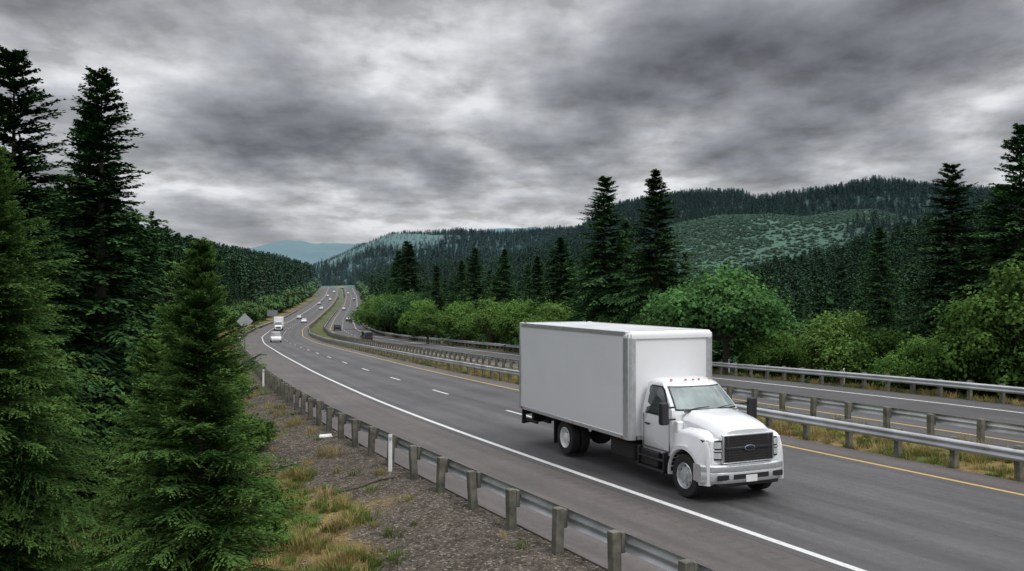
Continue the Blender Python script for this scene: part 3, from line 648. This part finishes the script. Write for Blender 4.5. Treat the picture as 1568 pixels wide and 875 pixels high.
for s in (-1,1):
    def sw(nm,pts,off,mat):
        V=[(x_,s*(hw(z_)+off),z_) for x_,z_ in pts]; py(nm,V,[tuple(range(len(V)))],mat,T)
    sw('side_window_seal',[(-.83,1.74),(-1.90,1.74),(-1.90,2.40),(-1.82,2.46),(-1.36,2.46),(-1.20,2.38),(-.93,2.02)],.004,M_BLACK)
    pts=[(-.90,1.785),(-1.86,1.785),(-1.86,2.38),(-1.79,2.42),(-1.38,2.42),(-1.25,2.35),(-.98,2.0)]
    sw('side_window',pts,.010,M_GLASS)
    ys=lambda a,b:(min(s*a,s*b),max(s*a,s*b))
    y0_,y1_=ys(1.0,1.019)
    boxes('door_seams',[((-.80,y0_,.92),(-.788,y1_,1.72)),((-1.96,y0_,.92),(-1.948,y1_,1.72)),((-1.95,y0_,.905),(-.79,y1_,.917))],M_BLACK,T,0)
    y0_,y1_=ys(1.01,1.05); boxes('door_handle',[((-1.85,y0_,1.47),(-1.65,y1_,1.51))],M_BLACK,T,.008)
    y0_,y1_=ys(1.20,1.42); box('mirror_head',(-.66,y0_,1.62),(-.50,y1_,2.16),M_BLACK,T,.04,3)
    y0_,y1_=ys(.97,1.24); boxes('mirror_arms',[((-.62,y0_,1.72),(-.57,y1_,1.76)),((-.66,y0_,2.0),(-.61,y1_,2.04))],M_BLACK,T,.008)
    y0_,y1_=ys(1.215,1.40); boxes('mirror_glass',[((-.665,y0_,1.68),(-.66,y1_,2.12))],M_CHROME,T,0)
    secs=[]
    for k in range(27):
        a=PI*k/26*1.09-.05*PI; ca,sa=math.cos(a),math.sin(a); ax,az_=.60*ca,.505+.60*sa
        n_=4.5; cxo=.13; hwx=.74; hz_=.98
        rr_=(abs(ca/hwx)**n_+abs(sa/hz_)**n_)**(-1/n_)
        ox,oz=cxo+rr_*ca,.54+rr_*sa
        if sa<.1: ox=max(ox,-.62)
        topf=max(0,sa)**.6
        jx=ox*.9; jz=oz+.07*topf
        secs.append([(ax,s*.86,az_),(ax,s*1.12,az_),(ax+(ax)*.04,s*1.17,az_+.02),(ax*.75+ox*.25,s*1.165,az_*.75+oz*.25),(ax*.65+ox*.35,s*1.125,az_*.65+oz*.35),(ax*.12+ox*.88,s*1.09,az_*.12+oz*.88),(ox,s*1.04,oz+.015*topf),(jx,s*.90,jz),(jx*.98,s*.70,jz+.06*topf)])
    V,F=loft(secs,False,False); py('front_fender',V,F,M_PAINT,T,smooth=True)
    V=[(.60*math.cos(PI*k/16),s*yy,.505+.60*math.sin(PI*k/16)) for yy in (.5,1.1) for k in range(17)]
    py('wheel_well',V,[(k,k+1,18+k,17+k) for k in range(16)],M_BLACK,T)
    def hl(nm,y0,y1,z0,z1,off,mat):
        secs=[]
        for q in np.linspace(0,1,6):
            y_=y0+(y1-y0)*q; x_=.905+off-.22*((abs(y_)-.70)/.38)**2
            secs.append([(x_-.08,s*y_,z0),(x_,s*y_,z0+.01),(x_-.01,s*y_,z1-.01),(x_-.1,s*y_,z1)])
        V,F=loft(secs,True); py(nm,V,F,mat,T,smooth=True)
    hl('headlight_housing',.73,1.09,.98,1.44,0,M_BLACK); hl('headlight_upper',.75,1.0,1.25,1.41,.012,M_LAMP); hl('headlight_lower',.75,1.0,1.02,1.17,.012,M_LAMP); hl('turn_signal',1.005,1.08,1.05,1.38,.012,M_AMBER); hl('headlight_bar',.74,1.08,1.18,1.235,.02,M_CHROME)
secs=[]
for x_,zt,h_ in [(-.50,1.90,.84),(-.25,1.885,.83),(.1,1.85,.82),(.4,1.80,.80),(.62,1.745,.78),(.76,1.70,.76),(.85,1.65,.74),(.89,1.60,.73)]:
    ring=[]
    for q in (-1,-1,-.97,-.88,-.74,-.66,-.4,0,.4,.66,.74,.88,.97,1,1):
        ring.append([x_+.03*(1-q*q),h_*q,zt+.035*(1-q*q)-.18*max(0,(abs(q)-.74)/.26)**1.6+(.022 if abs(q)<.68 else 0)])
    ring[0][2]=1.2; ring[-1][2]=1.2
    secs.append([tuple(p) for p in ring])
secs.append([(.90,p[1]*.98,min(p[2],1.50)) for p in secs[-1]])
V,F=loft(secs,False,False); py('hood',V,F,M_PAINT,T,smooth=True)
box('nose_structure',(.62,-1.02,.86),(.84,1.02,1.46),M_PAINT,T,.06,3)
box('engine_bay',(-.55,-.7,.7),(.7,.7,1.5),M_DARK,T,.02)
box('cowl_sides',(-.62,-1.0,.82),(-.44,1.0,1.7),M_PAINT,T,.03)
boxes('cowl_vent',[((-.52,-.78,1.9),(-.46,.78,1.925))],M_BLACK,T,.005)
box('grille_frame',(.84,-.73,.90),(.935,.73,1.57),M_CHROME,T,.035,3)
box('grille_recess',(.86,-.69,.93),(.942,.69,1.54),M_BLACK,T,.02)
boxes('grille_bars',[((.94,-.66,z_),(.952,.66,z_+.016)) for z_ in np.arange(.97,1.52,.06)],M_DARK,T,.003)
boxes('grille_crossbars',[((.935,-.67,1.215),(.966,.67,1.275)),((.935,-.60,.95),(.958,-.53,1.52)),((.935,.53,.95),(.958,.60,1.52))],M_BLACK,T,.012)
def oval(nm,x_,ry,rz_,zc_,d,mat):
    V,F=loft([[(x_+dd,ry*k_*math.cos(a),zc_+rz_*k_*math.sin(a)) for a in np.linspace(0,2*PI,28,endpoint=False)] for dd,k_ in ((0,1),(d*.7,1),(d,.9))],True); py(nm,V,F,mat,T,smooth=True)
oval('badge_ring',.966,.15,.065,1.245,.014,M_CHROME); oval('badge',.974,.138,.056,1.245,.012,simple('badge_dark_blue',(.015,.02,.035),.3))
secs=[]
for q in np.linspace(-1,1,33):
    y_=1.18*q; e=abs(q)**5; xx_=1.03-.30*e
    secs.append([(xx_-.30,y_,.50),(xx_-.03,y_,.47),(xx_,y_,.52),(xx_,y_,.70),(xx_-.012,y_,.72),(xx_,y_,.74),(xx_-.005,y_,.85),(xx_-.05,y_,.885),(xx_-.30,y_,.885)])
V,F=loft(secs,True); py('front_bumper',V,F,simple('silver_bumper',(.62,.63,.64),.25,.55,.05,3,0,.4),T,smooth=True)
boxes('bumper_slots',[((1.0,-.50,.55),(1.034,.50,.675)),((.985,-.92,.55),(1.018,-.58,.675)),((.985,.58,.55),(1.018,.92,.675))],M_BLACK,T,.01)
boxes('license_plate',[((1.036,-.16,.48),(1.044,.16,.64))],M_WHITEP,T,.003)
boxes('lower_valance',[((.7,-.85,.38),(.95,.85,.50))],M_BLACK,T,.02)
boxes('roof_marker_lights',[((-1.36+.12*(1-abs(yy_)/.6)-.02,yy_-.03,2.585),(-1.28+.10*(1-abs(yy_)/.6)-.04,yy_+.03,2.622)) for yy_ in (-.58,-.2,0,.2,.58)],M_AMBER,T,.01)
for y0,y1 in ((-.62,-.02),(.12,.70)):
    tube('wiper',[(fx(y0,1.95)+.04,y0,1.95),(fx((y0+y1)/2,1.99)+.035,(y0+y1)/2,1.99),(fx(y1,2.0)+.03,y1,2.0)],.010,M_BLACK,T,6)
tube('exhaust_stub',[(-3.6,.7,.55),(-4.8,.75,.55),(-5.0,1.1,.5)],.05,M_DARK,T)

# ------------------------------------------------------------ small vehicles
def car(name,t,u,toward,paint,suv=False):
    x,y=P(np.array([t]),u); dx=float(np.interp(t,TT,DX)); ang=math.atan2(1,dx)
    if toward: ang+=PI
    e=empty(name,(float(x[0]),float(y[0]),float(zr(t))+.004),ang)
    if suv: st=[(-2.3,.5,.95,1.0,.75),(-2.25,.35,1.05,1.62,.8),(-1.9,.33,1.08,1.72,.9),(0,.3,1.06,1.75,.92),(.45,.3,1.05,1.70,.92),(1.0,.3,1.04,1.06,.92),(1.9,.33,.98,.99,.9),(2.25,.35,.86,.87,.84),(2.35,.45,.7,.71,.75)]
    else: st=[(-2.3,.5,.85,.86,.75),(-2.2,.3,.95,.96,.84),(-1.75,.28,.97,.99,.88),(-1.1,.27,.97,1.38,.9),(-.3,.27,.96,1.45,.9),(.3,.27,.95,1.40,.9),(1.05,.27,.93,.95,.9),(1.85,.28,.82,.83,.88),(2.2,.3,.7,.71,.82),(2.3,.4,.6,.61,.74)]
    secs=[]
    for x_,zb,zm,zt,h_ in st:
        gh=.78 if zt-zm>.2 else .96
        secs.append([(x_,-h_*.92,zb),(x_,-h_,zb+.15),(x_,-h_,(zb+zm)/2+.1),(x_,-h_*.96,zm),(x_,-h_*gh,zt-.03),(x_,-h_*gh*.8,zt),(x_,h_*gh*.8,zt),(x_,h_*gh,zt-.03),(x_,h_*.96,zm),(x_,h_,(zb+zm)/2+.1),(x_,h_,zb+.15),(x_,h_*.92,zb)])
    V,F=loft(secs,True); o=py('body',V,F,[paint,M_GLASS],e,smooth=True)
    for pl in o.data.polygons:
        c=pl.center; i0=min(range(len(st)-1),key=lambda k:abs((st[k][0]+st[k+1][0])/2-c.x)); z0=(st[i0][2]+st[i0+1][2])/2; up=max(st[i0][3]-st[i0][2],st[i0+1][3]-st[i0+1][2])
        if up>.2 and c.z>z0+.02 and (abs(pl.normal.z)<.35 or (abs(pl.normal.x)>.25 and abs(st[i0][3]-st[i0+1][3])>.2)): pl.material_index=1
    for wx in (-1.4,1.4):
        for s in (-1,1):
            V,F=lathe_y([(0,-.1),(.31,-.1),(.33,-.08),(.33,.08),(.31,.1),(.2,.1),(.18,.07),(0,.08)],20,wx,s*.80,.33); py('wheel',V,F,M_TIRE,e,smooth=True)
    fz=.68
    boxes('headlights',[((2.18,-.78,fz-.07),(2.30,-.5,fz+.06)),((2.18,.5,fz-.07),(2.30,.78,fz+.06))],M_LAMP,e,.02)
    boxes('taillights',[((-2.32,-.75,.72),(-2.2,-.55,.9)),((-2.32,.55,.72),(-2.2,.75,.9))],M_RED,e,.02)
    boxes('grille',[((2.2,-.42,.45),(2.32,.42,.62))],M_BLACK,e,.02)
CW=simple('car_paint_white',(.75,.76,.77),.3,coat=.5); CD=simple('car_paint_dark',(.03,.032,.036),.3,coat=.5); CS=simple('car_paint_silver',(.42,.43,.45),.3,.4,coat=.5)
car('white_car',152,2.0,True,CW,True)
car('white_car',300,6.0,True,CW); car('silver_car',345,2,True,CS); car('white_car',430,6,True,CW,True); car('dark_car',490,2,True,CD); car('silver_car',560,6,True,CS); car('white_car',640,2,True,CW,True); car('white_car',730,6,True,CW)
car('dark_car',150,17.2,False,CD,True); car('dark_car',225,17,False,CD,True); car('dark_car',310,20.8,False,CD); car('silver_car',420,17,False,CS); car('dark_car',560,20.8,False,CD); car('white_car',690,17,False,CW)
x,y=P(np.array([232.]),2.2); D=empty('distant_box_truck',(float(x[0]),float(y[0]),float(zr(232.))+.004),math.atan2(1,float(np.interp(232,TT,DX)))+PI)
box('cargo_box',(-4.5,-1.2,.95),(1.0,1.2,3.5),M_BOX,D,.05); V,F=loft([[(x_,-h_,.5),(x_,-h_,zm),(x_,-h_*.85,zt),(x_,h_*.85,zt),(x_,h_,zm),(x_,h_,.5)] for x_,zm,zt,h_ in ((1.1,1.4,2.35,1.0),(1.9,1.4,2.3,1.0),(2.5,1.35,1.5,1.0),(3.2,1.2,1.3,.95),(3.3,1.0,1.1,.9))],True); py('cab',V,F,M_PAINT,D,smooth=True)
py('windshield',[(2.0,-.8,2.24),(2.0,.8,2.24),(2.53,.88,1.56),(2.53,-.88,1.56)],[(0,1,2,3)],M_GLASS,D)
boxes('grille',[((3.28,-.6,.7),(3.34,.6,1.05))],M_BLACK,D)
for wx in (-3.0,2.3):
    for s in (-1,1):
        V,F=lathe_y([(0,-.14),(.48,-.14),(.48,.14),(.2,.14),(0,.1)],20,wx,s*.95,.48); py('wheel',V,F,M_TIRE,D,smooth=True)

# ------------------------------------------------------------ signs, delineators
def delin(t,u,h=1.05):
    x,y=P(np.array([t]),u); x=float(x[0]);y=float(y[0]); z=gz(x,y); e=empty('delineator_post',(x,y,z),.3)
    V,F=loft([[(-.055,-.012,q),(0,-.028,q),(.055,-.012,q),(.05,.0,q),(0,-.016,q),(-.05,.0,q)] for q in (-.3,h-.03,h)],True); py('post',V,F,M_WHITEP,e)
    boxes('reflector',[((-.035,-.036,h-.17),(.035,-.029,h-.07))],M_SIGNB,e,0)
for t,u in ((27.0,-4.4),(55,-4.5),(52,26),(40.5,26),(88,26),(130,26)): delin(t,u)
def sign(name,x,y,h,diamond,w,hh,mat,rz):
    z=gz(x,y); e=empty(name,(x,y,z),rz)
    boxes('post',[((-.05,-.05,-.5),(.05,.05,h+hh*.4))],M_WOOD if diamond else M_GALV,e,.005)
    if diamond: ring=[(0,-w),(w,0),(0,w),(-w,0)]
    else: ring=[(-w,-hh),(w,-hh),(w,hh),(-w,hh)]
    V,F=loft([[(a_,q,h+b_2) for a_,b_2 in ring] for q in (-.075,-.055)],True); py('panel',V,F,mat,e,bevel=.008)
    boxes('brace',[((-w*.6,-.095,h-.05),(w*.6,-.076,h))],M_SIGNB,e,.003)
sign('warning_sign',-24.1,80,3.9,True,.72,.72,M_SIGNB,.30)
sign('road_sign',-80.5,298,3.4,False,1.7,1.0,M_SIGNG,.2)
V,F=loft([[(-.3,-.12,0),(-.25,.15,.02),(.3,.1,.0),(.28,-.14,.03)],[(-.28,-.1,.1),(-.2,.12,.14),(.25,.08,.16),(.2,-.1,.1)]],True)
z=gz(-6.6,31.4); py('litter_bag',V,F,M_WHITEP,None,bevel=.02,loc=(-6.6,31.4,z-.03),rot=(0,0,.4),scale=(.9,.9,.8))
pts=[(-4.6,23.8),(-4.1,23.9),(-3.6,24.2),(-3.2,24.2)]; tube('fallen_branch',[(a_,b_2,gz(a_,b_2)+.04) for a_,b_2 in pts],.025,M_BARK)

# ------------------------------------------------------------ sky, sun, camera
W=bpy.data.worlds.new('World'); scene.world=W; W.use_nodes=True; b=NB(W.node_tree)
sd=Vector((.55,-.55,1.0)).normalized()
sky=b.n('ShaderNodeTexSky',sky_type='NISHITA',sun_disc=False,sun_elevation=math.asin(sd.z),sun_rotation=math.atan2(sd.x,sd.y)).outputs[0]
g_=b.n('ShaderNodeTexCoord').outputs['Generated']
s_=b.n('ShaderNodeSeparateXYZ',{0:g_}); zc_=b.math('MAXIMUM',s_.outputs[2],0.0); zz_=b.math('ADD',zc_,.17)
pv=b.n('ShaderNodeCombineXYZ',{0:b.math('DIVIDE',s_.outputs[0],zz_),1:b.math('MULTIPLY',b.math('DIVIDE',s_.outputs[1],zz_),.85),2:0.0}).outputs[0]
def vadd(v,o): return b.n('ShaderNodeVectorMath',{0:v,1:o},operation='ADD').outputs[0]
wn=b.n('ShaderNodeTexNoise',{'Vector':pv,'Scale':2.6,'Detail':4.0},noise_dimensions='2D').outputs[1]
wc=vadd(wn,(-.5,-.5,-.5))
pw=vadd(pv,b.n('ShaderNodeVectorMath',{0:wc,'Scale':.14},operation='SCALE').outputs[0])
# broad cloud banks of the overcast deck, by compass bearing and elevation (degrees), edges broken up by noise
ws=b.n('ShaderNodeSeparateXYZ',{0:wc})
azd=b.math('ADD',b.math('MULTIPLY',b.math('ARCTAN2',s_.outputs[0],s_.outputs[1]),180/PI),b.math('MULTIPLY',ws.outputs[0],16.0))
eld=b.math('ADD',b.math('MULTIPLY',b.math('ARCSINE',zc_),180/PI),b.math('MULTIPLY',ws.outputs[1],6.0))
bank=None
for (a0,e0,sa,se,am) in [(12.3,13.6,9,2.6,.085),(20,11.0,4,1.5,.05),(-14.0,8.4,6.5,1.5,.075),(-21,15.0,9,2.2,.045),(-5.5,15.5,4.5,2.8,-.06),(26,15.5,7,2.6,.06),(-1,10.3,7,1.2,-.04),(27,11.4,5,1.2,-.045),(2,5.6,30,1.0,-.045),(-25,10.2,7,1.6,-.03),(14,8.0,9,.8,.035)]:
    u1=b.math('DIVIDE',b.math('SUBTRACT',azd,a0),sa); u2=b.math('DIVIDE',b.math('SUBTRACT',eld,e0),se)
    q=b.math('ADD',b.math('MULTIPLY',u1,u1),b.math('MULTIPLY',u2,u2))
    q=b.math('MULTIPLY',b.math('POWER',2.718,b.math('MULTIPLY',q,-.5)),am)
    bank=q if bank is None else b.math('ADD',bank,q)
def cl(v,w):
    c_=b.noise(vadd(v,(7.3,2.1,0)),1.9,8,.54,0,'2D')
    wo=b.n('ShaderNodeTexVoronoi',{'Vector':w,'Scale':3.6,'Randomness':1.0},voronoi_dimensions='2D',feature='F1').outputs['Distance']
    return b.math('SUBTRACT',b.math('ADD',b.math('MULTIPLY',c_,.72),.14),b.math('MULTIPLY',b.math('SUBTRACT',wo,.42),.06))
n0=cl(pv,pw); o_=(-.025,-.085,0.0); n1=cl(vadd(pv,o_),vadd(pw,o_))
df=b.math('SUBTRACT',n0,n1)
nb_=b.math('ADD',n0,bank)
base=b.ramp(nb_,[(.36,(.72,.73,.75)),(.44,(.56,.57,.59)),(.50,(.395,.405,.43)),(.57,(.25,.257,.28)),(.66,(.175,.18,.20)),(.78,(.11,.115,.13))],'B_SPLINE')
lit=b.math('ADD',1.0,b.math('MULTIPLY',df,4.8)); lit=b.math('MINIMUM',b.math('MAXIMUM',lit,.62),1.5)
colr=b.n('ShaderNodeVectorMath',{0:base,'Scale':lit},operation='SCALE').outputs[0]
colr=b.n('ShaderNodeVectorMath',{0:colr,1:(.80,.81,.83)},operation='MINIMUM').outputs[0]
hz=b.mr(zc_,0,.10,.62,0); colr=b.mix(hz,colr,(.62,.635,.66))
up=b.mr(zc_,.34,.85,1,3.5)
colr=b.n('ShaderNodeVectorMath',{0:colr,'Scale':b.math('MULTIPLY',up,10.0)},operation='SCALE').outputs[0]
fin=b.mix(.97,sky,colr)
bg=b.n('ShaderNodeBackground',{0:fin,1:.1}); b.n('ShaderNodeOutputWorld',{0:bg.outputs[0]})
L=bpy.data.lights.new('sun','SUN'); L.energy=1.45; L.angle=math.radians(22); L.color=(1,.97,.93)
lo=bpy.data.objects.new('sun',L); COL.objects.link(lo); lo.rotation_euler=(-sd).to_track_quat('-Z','Y').to_euler(); lo.location=(0,0,60)
cam=bpy.data.cameras.new('camera'); cam.sensor_width=36; cam.lens=36*FP/1568; cam.clip_end=30000; cam.clip_start=.1
co=bpy.data.objects.new('camera',cam); COL.objects.link(co); co.location=(0,0,5); co.rotation_euler=(math.radians(90.3),0,0); scene.camera=co
